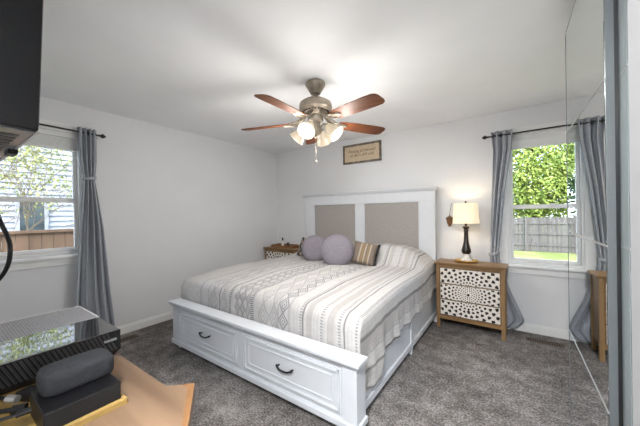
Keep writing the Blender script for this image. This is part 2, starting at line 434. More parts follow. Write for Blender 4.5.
def blind(name, label, along, o0, o1, zt, zb, plane, sign):
    root = thing(name, label, 'blind', (0, 0, 0), group=None)
    def bx(m, a0, a1, d0, d1, z0, z1, bev=0.002):
        d0, d1 = sorted((plane + sign * d0, plane + sign * d1))
        if along == 'Y': m.box(d0, d1, a0, a1, z0, z1, bev)
        else: m.box(a0, a1, d0, d1, z0, z1, bev)
    m = MB(); bx(m, o0 + .022, o1 - .022, -.034, -.002, zt - .045, zt - .0205); m.build('head_rail', M['trim'], root)
    m = MB(); n = 9
    for i in range(n):
        z = zb + .018 + i * (zt - .047 - zb - .018) / n
        bx(m, o0 + .026, o1 - .026, -.032, -.004, z, z + .0085, 0)
    m.build('slat_stack', M['trim'], root)
    m = MB(); bx(m, o0 + .024, o1 - .024, -.033, -.003, zb, zb + .016); m.build('bottom_rail', M['trim'], root)
    return root
blind('window_blind', 'white blind drawn up to the top of the left wall window', 'Y', LW[0], LW[1], LW[3], 1.975, XL, 1)
blind('window_blind', 'white blind drawn up to the top of the back wall window', 'X', BW[0], BW[1], BW[3], 2.0, YB, -1)

# ------------------------------------------------------------------ outside
GZ = -0.70
struct(MB().box(-30, 30, YB + .15, 60, GZ - .2, GZ).box(-30, XL - .15, -20, YB + .15, GZ - .2, GZ).build('lawn', M['lawn']), 'green and straw coloured lawn behind the house', 'lawn')
def board_fence(name, label, p0, p1, z0, z1, bw, mat, posts, cap, face):
    p0, p1 = Vector(p0), Vector(p1); L_ = (p1 - p0).length; rz = math.atan2(p1.y - p0.y, p1.x - p0.x)
    root = thing(name, label, 'fence', (p0.x, p0.y, z0), rz)
    m = MB(); n = int(L_ / bw)
    for i in range(n):
        h = (z1 - z0) + random.uniform(-.015, .015) * (0 if cap else 1)
        m.box(i * bw, (i + 1) * bw - (.004 if cap else .010), -.01 + random.uniform(-.004, .004), .012, .03, h)
    m.build('board_panel', mat, root)
    m = MB()
    for zz in (.35, (z1 - z0) * .5 + .05, (z1 - z0) - .28): m.box(0, L_, face * .014, face * .05, zz - .045, zz + .045)
    m.build('rail', mat, root)
    if cap: MB().box(0, L_, -.05, .05, z1 - z0, z1 - z0 + .045).box(0, L_, face*.012, face*.04, z1 - z0 - .12, z1 - z0).build('top_cap', mat, root)
    for q in posts: MB().box(q - .06, q + .06, face * .05 - .06, face * .05 + .06, 0, z1 - z0 + .04).build('post', mat, root)
    return root
board_fence('wooden_fence', 'weathered grey board fence with posts at the end of the lawn', (-9, 17.2), (9, 17.2), GZ, 0.99, .15, M['fence_grey'], [1.5 + 2.4 * i + .85 for i in range(1, 7)], False, -1)
board_fence('wooden_fence', 'brown board fence with a top cap outside the left window', (-6.45, -2.5), (-6.35, 4.5), GZ, 1.06, .145, M['fence_brown'], [1.2, 5.6], True, 1)
# neighbour house with lap siding
hs = thing('house', 'white lap sided house seen through the left window', 'house', (-9.3, 0, GZ))
m = MB()
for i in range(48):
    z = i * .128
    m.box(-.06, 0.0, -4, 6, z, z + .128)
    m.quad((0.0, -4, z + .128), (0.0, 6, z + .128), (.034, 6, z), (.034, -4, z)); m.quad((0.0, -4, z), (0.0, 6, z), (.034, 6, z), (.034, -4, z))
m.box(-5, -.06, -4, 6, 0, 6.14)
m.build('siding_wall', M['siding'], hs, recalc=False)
wz0, wz1 = 0.60 - GZ, 1.68 - GZ
wf = MB().box(.0, .07, 1.20, 1.27, wz0, wz1).box(0, .07, 1.68, 1.75, wz0, wz1).box(0, .07, 1.20, 1.75, wz1, wz1 + .08).box(0, .07, 1.20, 1.75, wz0 - .08, wz0).build('house_window', M['siding'], hs)
MB().box(.0, .045, 1.27, 1.68, wz0, wz1).build('glass_pane', M['window_dark'], wf)
MB().prism([(-5.4, -4.4), (.5, -4.4), (.5, 6.4), (-5.4, 6.4)], 6.14, 6.3).build('roof', M['bark'], hs)

def leaf_cloud(m, pts, size, n, spread, flat=1.0):
    for c in pts:
        for _ in range(n):
            p = Vector(c) + Vector((random.gauss(0, spread), random.gauss(0, spread), random.gauss(0, spread * flat)))
            ax = Vector((random.uniform(-1, 1), random.uniform(-1, 1), random.uniform(-1, 1))).normalized()
            bx_ = ax.orthogonal().normalized(); s_ = size * random.uniform(.6, 1.3)
            m.quad(p - ax * s_, p + bx_ * s_ * .55, p + ax * s_, p - bx_ * s_ * .55)
def leafy_tree(label, loc, height, rad, zbot, mat, clumps, per, size):
    root = thing('tree', label, 'tree', loc)
    m = MB(); m.tube(spline([(0, 0, 0), (.05, .03, height * .3), (-.05, 0, height * .6), (.02, 0, height * .85)], 4), [.22 - .012 * i for i in range(13)], 8)
    for i in range(9):
        a_ = i * 2.4; z = height * (.25 + .06 * i); r = rad * .6
        m.tube([(0, 0, z), (r * .5 * math.cos(a_), r * .5 * math.sin(a_), z + .5), (r * math.cos(a_), r * math.sin(a_), z + .9)], [.07, .05, .02], 6)
    m.build('trunk', M['bark'], root)
    pts = []
    while len(pts) < clumps:
        u, v, w_ = (random.uniform(-1, 1) for _ in range(3))
        if u*u + v*v + w_*w_ < 1 and u*u + v*v + w_*w_ > .25:
            pts.append((u * rad, v * rad * .8, zbot + (w_ + 1) / 2 * (height - zbot)))
    m = MB(); leaf_cloud(m, pts, size, per, rad * .09); m.build('foliage', mat, root, recalc=False)
    return root
leafy_tree('tall lime green tree filling the view above the grey fence', (1.1, 21.0, GZ), 9.5, 3.5, 1.0, M['leaf'], 640, 66, .10)
leafy_tree('dark evergreen tree at the left beyond the grey fence', (-4.4, 26.5, GZ), 11, 2.6, .6, M['leaf_dark'], 160, 40, .16)
leafy_tree('dark evergreen tree at the right behind the lime tree', (7.6, 25.5, GZ), 11, 2.6, .6, M['leaf_dark'], 160, 40, .16)
# sparse branching shrub tree between left fence and house
tr_ = thing('tree', 'sparse young tree with pale new leaves before the white house', 'tree', (-7.45, .2, GZ))
m = MB(); lv = MB(); tips = []
def branch(p, d, L_, r, lvl):
    n = 5; pts = [p]
    for i in range(n):
        d = (d + Vector((random.uniform(-.18, .18), random.uniform(-.22, .22), random.uniform(-.10, .16)))).normalized()
        nx = pts[-1] + d * L_ / n; nx.x = max(-1.6, min(.75, nx.x)); pts.append(nx)
    m.tube(pts, [r * .62 * (1 - .14 * i) for i in range(n + 1)], 5)
    for i, q in enumerate(pts[1:]):
        if lvl >= 1: tips.append(q)
        if lvl < 3 and i >= (1 if lvl else 2):
            for _ in range(2 if lvl < 2 else 1):
                nd = (d + Vector((random.uniform(-.5, .5), random.uniform(-1, 1), random.uniform(-.35, .7)))).normalized()
                branch(q, nd, L_ * .62, r * .5, lvl + 1)
for y0 in (0, .9, -.5):
    branch(Vector((random.uniform(-.2, .2), y0, 0)), Vector((0, .12, 1)), 2.5, .020, 0)
m.build('trunk', paint('young_bark', (0.13, 0.10, 0.065), .9, .2, 10), tr_)
random.shuffle(tips); leaf_cloud(lv, tips[:760], .027, 8, .075); lv.build('foliage', M['leaf_pale'], tr_, recalc=False)
sh = thing('shrub', 'low green shrub at the foot of the brown fence', 'shrub', (-5.75, .45, GZ))
m = MB(); m.tube([(0, 0, 0), (0, .02, .9)], .02, 6); m.build('stem', M['bark'], sh)
m = MB(); leaf_cloud(m, [(random.uniform(-.2, .2), random.uniform(-.45, .3), random.uniform(.6, 1.22)) for _ in range(40)], .05, 16, .07); m.build('foliage', M['leaf_pale'], sh, recalc=False)

# ------------------------------------------------------------------ mirrored wardrobe on the right
wd = thing('wardrobe', 'tall wardrobe with sliding mirror doors along the right side', 'wardrobe', (0.268, 0, 0))
m = MB(); m.box(.085, .69, 2.17, 2.19, .0, 2.36).box(.085, .69, .44, .46, 0, 2.36).box(.085, .69, .46, 2.17, 2.34, 2.36).box(.085, .69, .46, 2.17, .0, .06).box(.67, .69, .46, 2.17, .06, 2.34)
m.build('carcass', M['cabinet'], wd)
MB().box(0.002, .085, .44, 2.188, 2.362, 2.372).build('top_track', M['frame_alu'], wd)
def mirror_door(x0, y0, y1, zt=2.36, zb=.02, stile=0):
    d = MB(); d.box(x0 + .003, x0 + .025, y0, y1, zb, zt)
    door = d.build('door', M['frame_alu'], wd)
    hh = (zt - zb) / 4
    for i in range(4):
        MB().box(x0 + .0005, x0 + .004, y0 + .004, y1 - .002 - stile, zb + i * hh + .0035, zb + (i + 1) * hh - .0035).build('mirror_panel', M['mirror'], door)
    if stile: MB().box(x0 - .0005, x0 + .004, y1 - stile, y1 - .003, zb, zt).build('stile', M['frame_teal'], door)
    for i in range(1, 4): MB().box(x0 - .001, x0 + .003, y0, y1, zb + i * hh - .0036, zb + i * hh + .0036).build('trim_strip', M['frame_light'], door)
    MB().box(x0 - .001, x0 + .003, y1 - .003, y1, zb, zt).build('edge_trim', M['frame_alu'], door)
mirror_door(0.0, 1.367, 2.19); MB().box(.0252, .0355, 1.369, 1.40, .03, 2.35).build('gap_shade_strip', M['black_metal'], wd); mirror_door(0.037, .50, 1.42, stile=.13)  # black strip stands in for the shade in the gap between the doors

# ------------------------------------------------------------------ bed
bed = thing('bed', 'white king storage bed with grey upholstered headboard and drawers in its foot', 'bed', (-2.790, 1.418, 0), -0.006)
WF = 2.05; W_ = 1.992
m = MB()
m.box(-.0, .125, .0, .115, .06, .43, .003).box(WF - .10, WF, 0, .115, .06, .43, .003)          # posts
m.box(.125, WF - .10, .012, .10, .395, .43).box(.125, WF - .10, .012, .10, .06, .112)            # rails
m.box(1.000, 1.058, .008, .10, .11, .40, .002)                                                      # middle stile
m.box(.125, WF - .10, .05, .10, .10, .41)                                                           # back board
m.box(-.012, WF + .012, -.012, .122, .055, .095, .006)                                              # plinth moulding
m.box(-.010, WF + .010, -.010, .120, .420, .431, .003).box(-.018, WF + .018, -.018, .124, .429, .443, .005)
m.box(-.030, WF + .030, -.030, .095, .442, .468, .006)                                              # cap
m.build('footboard', M['bed_white'], bed)
for u in (.045, WF - .05):
    for v in (.06, 2.12):
        MB().lathe([(.0, 0), (.026, 0), (.028, .01), (.036, .05), (.036, .058), (0, .058)], 12, Matrix.Translation((u, v, 0))).build('foot', M['bed_white'], bed, True)
def drawer(u0, u1, z0, z1):
    d = MB(); f = .004
    d.box(u0, u1, .006, .05, z0, z1, .003)
    fw = .055
    # raised ring of mouldings around a sunk panel
    for (a0, a1, b0, b1) in ((u0 + .012, u1 - .012, z1 - .03, z1 - .012), (u0 + .012, u1 - .012, z0 + .012, z0 + .03), (u0 + .012, u0 + .03, z0 + .012, z1 - .012), (u1 - .03, u1 - .012, z0 + .012, z1 - .012)):
        d.box(a0, a1, -.004, .008, b0, b1, .003)
    for (a0, a1, b0, b1) in ((u0 + fw, u1 - fw, z1 - fw - .012, z1 - fw), (u0 + fw, u1 - fw, z0 + fw, z0 + fw + .012), (u0 + fw, u0 + fw + .012, z0 + fw, z1 - fw), (u1 - fw - .012, u1 - fw, z0 + fw, z1 - fw)):
        d.box(a0, a1, .000, .008, b0, b1, .003)
    do = d.build('drawer', M['bed_white'], bed)
    uc, zc = (u0 + u1) / 2, (z0 + z1) / 2 + .012
    h = MB()
    for s_ in (-1, 1):
        h.tube([(uc + s_ * .062, .008, zc), (uc + s_ * .062, -.018, zc)], .006, 8)
        h.ball((uc + s_ * .066, -.016, zc + .002), .0095, 10)
    h.tube(spline([(uc - .062, -.020, zc), (uc - .03, -.026, zc - .012), (uc + .03, -.026, zc - .012), (uc + .062, -.020, zc)], 5), .0065, 8)
    h.build('handle', M['black_metal'], do, True)
drawer(.130, .996, .117, .392); drawer(1.062, WF - .105, .117, .392)
def side_rail(u0, u1, out):
    m = MB(); m.box(u0, u1, .10, 2.20, .07, .385, .003)
    lo, hi = (u1, u1 + .012) if out > 0 else (u0 - .012, u0)
    m.box(min(u0, lo), max(u1, hi), .116, 2.185, .055, .105, .004)
    m.box(min(u0, lo), max(u1, hi), 1.165, 1.215, .0, .37, .003)
    m.build('side_rail', M['bed_white'], bed)
side_rail(W_ - .03, W_, 1); side_rail(0.0, .03, -1)
m = MB(); z1 = 1.585; HV = 2.20; U0 = -.041
sx = [(U0, .137), (.900, 1.025), (1.805, W_)]
for a0, a1 in sx: m.box(a0, a1, HV, HV + .07, .06 if a0 != .900 else .5, z1 - .1245, .0)
m.box(U0, W_, HV, HV + .07, z1 - .125, z1, .003)
m.box(.03, W_ - .03, HV + .005, HV + .06, .35, .75)
m.box(.137, 1.805, HV + .045, HV + .065, .75, z1 - .12)
for a0, a1 in ((.137, .900), (1.025, 1.805)):                                                      # beads around the panels
    m.box(a0, a0 + .014, HV - .004, HV + .03, .72, z1 - .125, .004).box(a1 - .014, a1, HV - .004, HV + .03, .72, z1 - .125, .004)
    m.box(a0, a1, HV - .004, HV + .03, z1 - .139, z1 - .125, .004)
m.box(U0 - .012, W_ + .012, HV - .012, HV + .075, z1, z1 + .012, .004).box(U0 - .028, W_ + .028, HV - .026, HV + .075, z1 + .011, z1 + .026, .005)
m.box(U0 - .04, W_ + .04, HV - .036, HV + .075, z1 + .025, z1 + .043, .004)
hb = m.build('headboard', M['bed_white'], bed)
for a0, a1 in ((.144, .893), (1.032, 1.798)):
    MB().box(a0, a1, HV + .012, HV + .05, .70, z1 - .132, .012).build('upholstered_panel', M['upholstery'], hb)

bedM = Matrix.Translation((-2.790, 1.418, 0)) @ Matrix.Rotation(-.006, 4, 'Z')
mt = MB().box(.045, 1.95, .20, 2.185, .30, .60, .05).build('mattress', M['white_fabric'], None, True)
mt.matrix_world = bedM; tag(mt, 'white mattress under the striped bedspread on the bed', 'mattress')

# bedspread
A0, A1, B0, B1 = .005, 1.960, .225, 2.18; RR = .055; RF = .105
HEM = [(.14, .19), (.22, .175), (.34, .165), (.41, .185), (.45, .29), (.55, .32), (1.0, .345), (1.55, .35), (1.95, .41), (2.17, .46)]
def prof(s, r):
    q = r * PI / 2
    if s < q: return r * math.sin(s / r), r * (1 - math.cos(s / r))
    return r, r + (s - q)
def top_z(u, v):
    z = .665 + .035 * smooth01(v, .15, .75) + .006 * math.sin(u * 9 + v * 3) * smooth01(v, .2, .6)
    z += .018 * math.sin(PI * max(0, min(1, u / 2.03)))
    for c0, hw, amp, v0 in ((.50, .50, .115, 1.72), (1.50, .47, .20, 1.58)):
        fx = 1 - abs((u - c0) / hw) ** 3.2
        if fx > 0: z += amp * fx ** .55 * smooth01(v, v0, v0 + .26) * (1 - .25 * smooth01(v, 2.04, 2.2))
    z += .007 * mnoise.noise(Vector((u * 5, v * 5, 1.3))) + .004 * mnoise.noise(Vector((u * 14, v * 9, 4.7)))
    return z
NA, NB, NS, NF = 64, 64, 26, 16
cols = [('L', i / 16) for i in range(16, 0, -1)] + [('T', i / NA) for i in range(NA + 1)] + [('R', i / NS) for i in range(1, NS + 1)]
rows = [('F', i / NF) for i in range(NF, 0, -1)] + [('T', i / NB) for i in range(NB + 1)]
bm = bmesh.new(); uvl = bm.loops.layers.uv.new('UVMap'); grid = []; cc = {}
for rk, rt in rows:
    line = []
    for ck, ct in cols:
        vt = B0 if rk == 'F' else B0 + (B1 - B0) * rt
        ut = A0 if ck == 'L' else A1 if ck == 'R' else A0 + (A1 - A0) * ct
        zt = top_z(ut, vt); oa = da = ob = db = 0; sa = sb = 0
        if ck != 'T':
            hem = lerp_tab(HEM, vt) if ck == 'R' else .30
            sa = ct * (RR * PI / 2 + max(.02, zt - hem - RR)); oa, da = prof(sa, RR)
        if rk == 'F':
            sb = rt * (RF * PI / 2 + max(.02, zt - .385 - RF)); ob, db = prof(sb, RF)
        u, v = ut, vt - ob; drop = max(da, db)
        if ck == 'R':
            k = smooth01(da, .05, .4)
            u += oa + k * (.010 + .012 * math.sin(vt * 19) + .008 * math.sin(vt * 43 + 1)); v += k * .02 * math.sin(vt * 12)
        if ck == 'L': u -= oa
        if rk == 'F' and ck == 'T': v += .006 * math.sin(ut * 31) * smooth01(db, .03, .2)
        p = Vector((u, v, zt - drop)); vert = bm.verts.new(p); line.append(vert)
        cc[vert] = ((ut + (sa if ck == 'R' else -sa)) / 4, (vt - sb) / 4)
    grid.append(line)
for i in range(len(grid) - 1):
    for j in range(len(cols) - 1):
        vs = (grid[i][j], grid[i][j+1], grid[i+1][j+1], grid[i+1][j])
        f = bm.faces.new(vs); f.smooth = True
        for lp in f.loops: lp[uvl].uv = cc[lp.vert]
bmesh.ops.recalc_face_normals(bm, faces=bm.faces)
me = bpy.data.meshes.new('bedspread'); bm.to_mesh(me); bm.free(); me.materials.append(M['bedspread'])
bs = bpy.data.objects.new('bedspread', me); C.objects.link(bs); bs.matrix_world = bedM
tag(bs, 'cream and grey striped woven bedspread with diamond bands, draped over the bed', 'bedspread')
sd = bs.modifiers.new('thick', 'SOLIDIFY'); sd.thickness = .006; sd.offset = -1

# cushions on the bed
def round_cushion(name, label, loc, rot, group, k=1.0):
    root = thing(name, label, 'cushion', loc, 0, group); root.rotation_euler = rot
    m = MB(); pr = []
    for i in range(25):
        a_ = -PI/2 + PI * i / 24
        r = .200 * max(0, math.cos(a_)) ** .62; z = .078 * math.copysign(abs(math.sin(a_)) ** 1.0, math.sin(a_))
        dim = 1 - .10 * math.exp(-(r / .035) ** 2)
        pr.append((r, z * dim))
    m.lathe(pr, 40, Matrix.Rotation(PI/2, 4, 'X') @ Matrix.Scale(k, 4)); m.build('cover', M['lavender'], root, 'all')
    m = MB(); pts = [(.2005 * k * math.cos(2*PI*i/48), 0, .2005 * k * math.sin(2*PI*i/48)) for i in range(49)]
    m.tube(pts, .0045, 6, False); m.build('piping', M['lavender'], root, True)
    return root
round_cushion('round_cushion', 'round lavender grey cushion in front, beside the striped cushion', (-1.70, 2.78, .880), (math.radians(-14), 0, math.radians(24)), 'round lavender cushions on the bed', .96)
round_cushion('round_cushion', 'round lavender grey cushion further left, in front of the black and cream cushion', (-2.125, 2.93, .862), (math.radians(-18), 0, math.radians(36)), 'round lavender cushions on the bed', .87)
def square_cushion(name, label, loc, rot, w, h, t_, mat, fringe):
    root = thing(name, label, 'cushion', loc, 0, None); root.rotation_euler = rot
    bm = bmesh.new(); n = 22; sides = []
    for sgn in (1, -1):
        g = []
        for i in range(n + 1):
            row = []
            for j in range(n + 1):
                x, z = -1 + 2 * i / n, -1 + 2 * j / n
                th = t_ / 2 * (max(0, (1 - x**4)) * max(0, (1 - z**4))) ** .5
                pin = 1 - .07 * (1 - z*z) * abs(x)**3 ; pin2 = 1 - .07 * (1 - x*x) * abs(z)**3
                row.append(bm.verts.new((x * w/2 * pin, sgn * th, z * h/2 * pin2)))
            g.append(row)
        for i in range(n):
            for j in range(n):
                bm.faces.new((g[i][j], g[i+1][j], g[i+1][j+1], g[i][j+1]))
    bmesh.ops.remove_doubles(bm, verts=bm.verts, dist=1e-5)
    mb = MB(); mb.bm.free(); mb.bm = bm; mb.build('cover', mat, root, 'all')
    if fringe:
        m = MB()
        for s_ in (1,):
            for k in range(38):
                z = -h/2 + h * k / 37
                x = s_ * w/2 * (1 - .07 * (1 - (2*z/h)**2))
                m.tube([(x - .004, 0, z), (x + .012, random.uniform(-.006, .006), z + random.uniform(-.004, .004)), (x + .022, random.uniform(-.01, .01), z - .004)], [.006, .005, .003], 5)
        m.build('fringe', M['black_metal'], root)
    return root
square_cushion('square_cushion', 'tan, brown and cream striped cushion with a black fringed edge', (-1.440, 2.97, .840), (math.radians(-28), math.radians(9), math.radians(10)), .29, .275, .11, M['cushion_stripes'], True)
square_cushion('square_cushion', 'black and cream patterned cushion mostly hidden behind the left round cushion', (-2.37, 3.14, .825), (math.radians(-24), math.radians(8), math.radians(6)), .36, .28, .12, M['cushion_diamonds'], False)

# ------------------------------------------------------------------ nightstands
def clip(pts, x0, x1, z0, z1):
    for ax, lim, sg in ((0, x0, 1), (0, x1, -1), (1, z0, 1), (1, z1, -1)):
        out = []
        for i in range(len(pts)):
            p, q = pts[i - 1], pts[i]; dp, dq = (p[ax] - lim) * sg, (q[ax] - lim) * sg
            if dp * dq < 0:
                f = dp / (dp - dq); out.append((p[0] + (q[0] - p[0]) * f, p[1] + (q[1] - p[1]) * f))
            if dq >= 0: out.append(q)
        pts = out
        if not pts: break
    return pts
def nightstand(label, x0, yf, rz=0.0):
    root = thing('nightstand', label, 'nightstand', (x0, yf, 0), rz, 'carved front nightstands beside the bed')
    w, d, zt = .66, .275, .745
    MB().box(-.018, w + .018, -.018, d + .003, zt - .022, zt, .003).build('top', M['oak'], root)
    for (x, y) in ((0, 0), (w - .035, 0), (0, d - .035), (w - .035, d - .035)):
        MB().box(x, x + .035, y, y + .035, 0, zt - .022, .003).build('leg', M['oak_v'], root)
    m = MB(); m.box(.035, w - .035, .006, .03, zt - .055, zt - .022).box(.035, w - .035, .004, .03, .105, .148)
    m.box(.008, .022, .035, d - .035, .135, zt - .022).box(w - .022, w - .008, .035, d - .035, .135, zt - .022).box(.035, w - .035, d - .03, d - .018, .135, zt - .022)
    m.box(.035, w - .035, .03, d - .03, .15, .165)
    m.build('frame', M['oak'], root)
    za, zb = .152, zt - .060; n = 3; hh = (zb - za) / n; cx, cz = w / 2, (za + zb) / 2
    xa, xb = .045, w - .045
    rings = [(.034, 10, .018), (.054, 16, .016), (.075, 22, .018), (.099, 26, .022), (.126, 26, .026), (.157, 26, .031), (.193, 28, .037), (.234, 28, .042), (.281, 30, .046), (.331, 34, .048), (.382, 38, .05)]
    for k in range(n):
        z0, z1_ = za + k * hh + .003, za + (k + 1) * hh - .003
        dr = MB().box(.037, w - .037, .004, .028, z0, z1_, .002).build('drawer', M['oak'], root)
        m = MB(); m.box(xa, xb, -.004, .0045, z0 + .003, z1_ - .003, .0015); m.mi = 1
        for ri, (r, cnt, hgt) in enumerate(rings):
            for q in range(cnt):
                a_ = 2 * PI * (q + .5 * (ri % 2)) / cnt
                wd_ = 2 * PI * r / cnt * (.33 if ri > 3 else .28)
                ca, sa = math.cos(a_), math.sin(a_)
                # heart / teardrop shaped opening pointing inwards
                shape = [(-.5, 0), (.05, -1), (.38, -.8), (.5, -.35), (.36, 0), (.5, .35), (.38, .8), (.05, 1)]
                pts = []
                for sr, st in shape:
                    rr_ = r + sr * hgt * .80; tt = st * wd_
                    pts.append((cx + rr_ * ca - tt * sa, cz + rr_ * sa + tt * ca))
                pts = clip(pts, xa + .003, xb - .003, z0 + .005, z1_ - .005)
                if len(pts) > 2:
                    f = m.bm.faces.new([m.bm.verts.new((x, -.0048, z)) for x, z in pts]); f.material_index = 1
                    if f.normal.y > 0: f.normal_flip()
        m.build('fretwork', [M['fret_white'], M['fret_dark']], dr, recalc=False)
        kb = MB(); kb.lathe([(0, 0), (.006, 0), (.006, .010), (.013, .016), (.014, .022), (.009, .027), (0, .028)], 12, Matrix.Translation((cx, -.004, (z0 + z1_) / 2)) @ Matrix.Rotation(PI/2, 4, 'X'))
        kb.build('knob', M['bronze'], dr, True)
    return root
nightstand('oak nightstand with white carved front, under the lit table lamp', -.730, 3.375, -.03)
nightstand('oak nightstand in the corner beyond the bed, with the wooden tray on it', -3.53, 3.385, 0.0)

# things on the nightstands
NT_ = .745
lp = thing('table_lamp', 'lit table lamp with cream shade and dark bronze body', 'lamp', (-.437, 3.525, NT_ + .014))
MB().lathe([(0, 0), (.060, 0), (.062, .008), (.056, .018), (.040, .026), (.030, .05), (.022, .082), (0, .082)], 28).build('foot', M['ceramic'], lp, True)
MB().lathe([(0, .080), (.036, .080), (.044, .088), (.050, .104), (.048, .125), (.036, .17), (.027, .215), (.023, .27), (.022, .33), (.026, .348), (.022, .356), (.034, .376), (.040, .386), (.030, .392), (.014, .398), (.014, .43), (0, .43)], 10).build('body', M['bronze'], lp, True)
m = MB(); m.tube([(0, 0, .42), (0, 0, .665)], .005, 8).lathe([(0, .655), (.010, .657), (.012, .668), (.006, .676), (0, .680)], 12); m.build('harp', M['bronze'], lp, True)
m = MB(); m.lathe([(.137, .425), (.122, .650), (.120, .650), (.135, .425), (.137, .425)], 40); m.build('shade', M['lampshade'], lp, True)
MB().ball((0, 0, .52), .03, 14, (1, 1, 1.25)).build('bulb', M['bulb'], lp, True)
bl = lamp('bedside_lamp_light', 'POINT', (0.0, 0.0, .575), BEDSIDE_W, (1.0, .84, .62), shadow_soft_size=.03); bl.parent = lp
dish = thing('decorative_dish', 'low gold dish with beads under the table lamp', 'dish', (-.437, 3.525, NT_))
MB().lathe([(0, 0), (.085, 0), (.115, .006), (.130, .018), (.128, .020), (.112, .011), (.085, .008), (0, .007)], 36, Matrix.Diagonal((1, .80, 1, 1))).build('bowl', M['gold'], dish, True)
m = MB()
for k in range(34):
    a_ = 2 * PI * k / 34; m.ball((.105 * math.cos(a_), .082 * math.sin(a_), .018 + .004 * math.sin(k * 2.3)), .0095, 8)
m.build('bead_ring', M['gold'], dish, True)
orn = thing('hanging_ornament', 'brown acorn shaped ornament hanging on the wall left of the lamp', 'ornament', (-.640, 3.72, 1.13))
MB().lathe([(0, 0), (.008, .004), (.024, .03), (.033, .060), (.034, .085), (.030, .094), (0, .094)], 16).build('acorn', M['brown_wood'], orn, True)
MB().lathe([(.0, .088), (.040, .086), (.045, .098), (.038, .116), (.020, .128), (.008, .132), (.005, .150), (0, .150)], 16).build('cap', M['chest_edge'], orn, True)
MB().tube([(0, 0, .148), (.008, .005, .20), (.018, .018, .275)], .0022, 6).ball((.018, .022, .277), .006, 8).build('cord', M['brown_wood'], orn)
ty = thing('wooden_tray', 'brown wooden tray with raised rim on the corner nightstand', 'tray', (-3.21, 3.545, NT_))
m = MB(); m.box(-.24, .24, -.09, .09, 0, .010, .002); m.build('base', M['brown_wood'], ty)
m = MB(); m.box(-.24, .24, -.09, -.078, .008, .038, .002).box(-.24, .24, .078, .09, .008, .052, .002).box(-.24, -.228, -.078, .078, .008, .045, .002).box(.228, .24, -.078, .078, .008, .045, .002)
m.build('rim', M['brown_wood'], ty)
bo = thing('bottle', 'small white bottle with a black cap standing in the wooden tray', 'bottle', (-3.245, 3.53, NT_ + .010))
MB().lathe([(0, 0), (.023, 0), (.025, .006), (.025, .088), (.020, .102), (.012, .108), (0, .108)], 18).build('body', M['ceramic'], bo, True)
MB().lathe([(.013, .104), (.014, .104), (.014, .150), (.010, .156), (0, .156)], 14).build('cap', M['black_metal'], bo, True)
jr = thing('jar', 'small dark jar next to the white bottle in the tray', 'jar', (-3.15, 3.56, NT_ + .010))
MB().lathe([(0, 0), (.020, 0), (.022, .005), (.022, .055), (.016, .062), (0, .062)], 16).build('body', M['window_dark'], jr, True)
MB().lathe([(.017, .058), (.018, .058), (.018, .076), (0, .076)], 14).build('lid', M['black_metal'], jr, True)

# ------------------------------------------------------------------ sign on the back wall
sg = thing('wall_sign', 'small framed sign with two lines of brown lettering above the bed', 'sign', (-1.836, YB, 2.208))
m = MB(); sw, shh = .312, .145
m.box(-sw, sw, -.022, 0, shh - .030, shh, .004).box(-sw, sw, -.022, 0, -shh, -shh + .030, .004).box(-sw, -sw + .030, -.022, 0, -shh, shh, .004).box(sw - .030, sw, -.022, 0, -shh, shh, .004)
t = NT('distressed_dark_wood'); c = t.ramp(t.noise(t.coords(), 26, 5, 0.7), [(0.35, (0.07, 0.052, 0.036)), (0.55, (0.17, 0.14, 0.105)), (0.72, (0.36, 0.32, 0.26))]); M['distressed'] = t.set(c, .7)
m.build('frame', M['distressed'], sg)
MB().box(-sw + .026, sw - .026, -.010, -.002, -shh + .026, shh - .026).build('panel', paint('aged_paper', (0.60, 0.48, 0.34), .8, .08, 14), sg)
cu = bpy.data.curves.new('lettering', 'FONT'); cu.body = 'Resting all blessed\nat day\'s still end'; cu.size = .060; cu.align_x = 'CENTER'; cu.align_y = 'CENTER'; cu.extrude = .0006; cu.shear = .25
ft = bpy.data.objects.new('lettering_tmp', cu); C.objects.link(ft); bpy.context.view_layer.update()
dg = bpy.context.evaluated_depsgraph_get(); tme = bpy.data.meshes.new_from_object(ft.evaluated_get(dg)); tme.name = 'lettering'
bpy.data.objects.remove(ft); bpy.data.curves.remove(cu)
lt = bpy.data.objects.new('lettering', tme); C.objects.link(lt); lt.parent = sg; lt.location = (0, -.0108, .008); lt.rotation_euler = (PI/2, 0, 0)
tme.materials.clear(); tme.materials.append(paint('brown_ink', (0.16, 0.09, 0.05), .8))

# ------------------------------------------------------------------ curtains and rods
def curtain_rod(label, p0, p1, wall_dir):
    p0, p1 = Vector(p0), Vector(p1); d = (p1 - p0).normalized()
    root = thing('curtain_rod', label, 'curtain rod', p0)
    MB().tube([(0, 0, 0), p1 - p0], .0085, 10).build('rod', M['black_metal'], root, True)
    for e, s_ in ((Vector((0, 0, 0)), -1), (p1 - p0, 1)):
        R = (d * s_).to_track_quat('Z', 'Y').to_matrix().to_4x4()
        MB().lathe([(0, 0), (.011, 0), (.012, .010), (.008, .014), (.020, .026), (.023, .036), (.016, .050), (.006, .062), (0, .066)], 12, Matrix.Translation(e) @ R).build('finial', M['black_metal'], root, True)
    wd_ = Vector(wall_dir)
    for f in (.10, .90):
        e = (p1 - p0) * f
        m = MB(); m.tube([e, e + wd_], .006, 8); m.ball(e, .016, 12); m.build('bracket', M['black_metal'], root, True)
    return root
curtain_rod('black curtain rod over the left wall window', (XL + .085, 0.02, 2.168), (XL + .085, 1.045, 2.152), (-.085, 0, 0))
curtain_rod('black curtain rod over the back wall window', (-.215, YB - .085, 2.155), (.92, YB - .085, 2.165), (0, .085, 0))
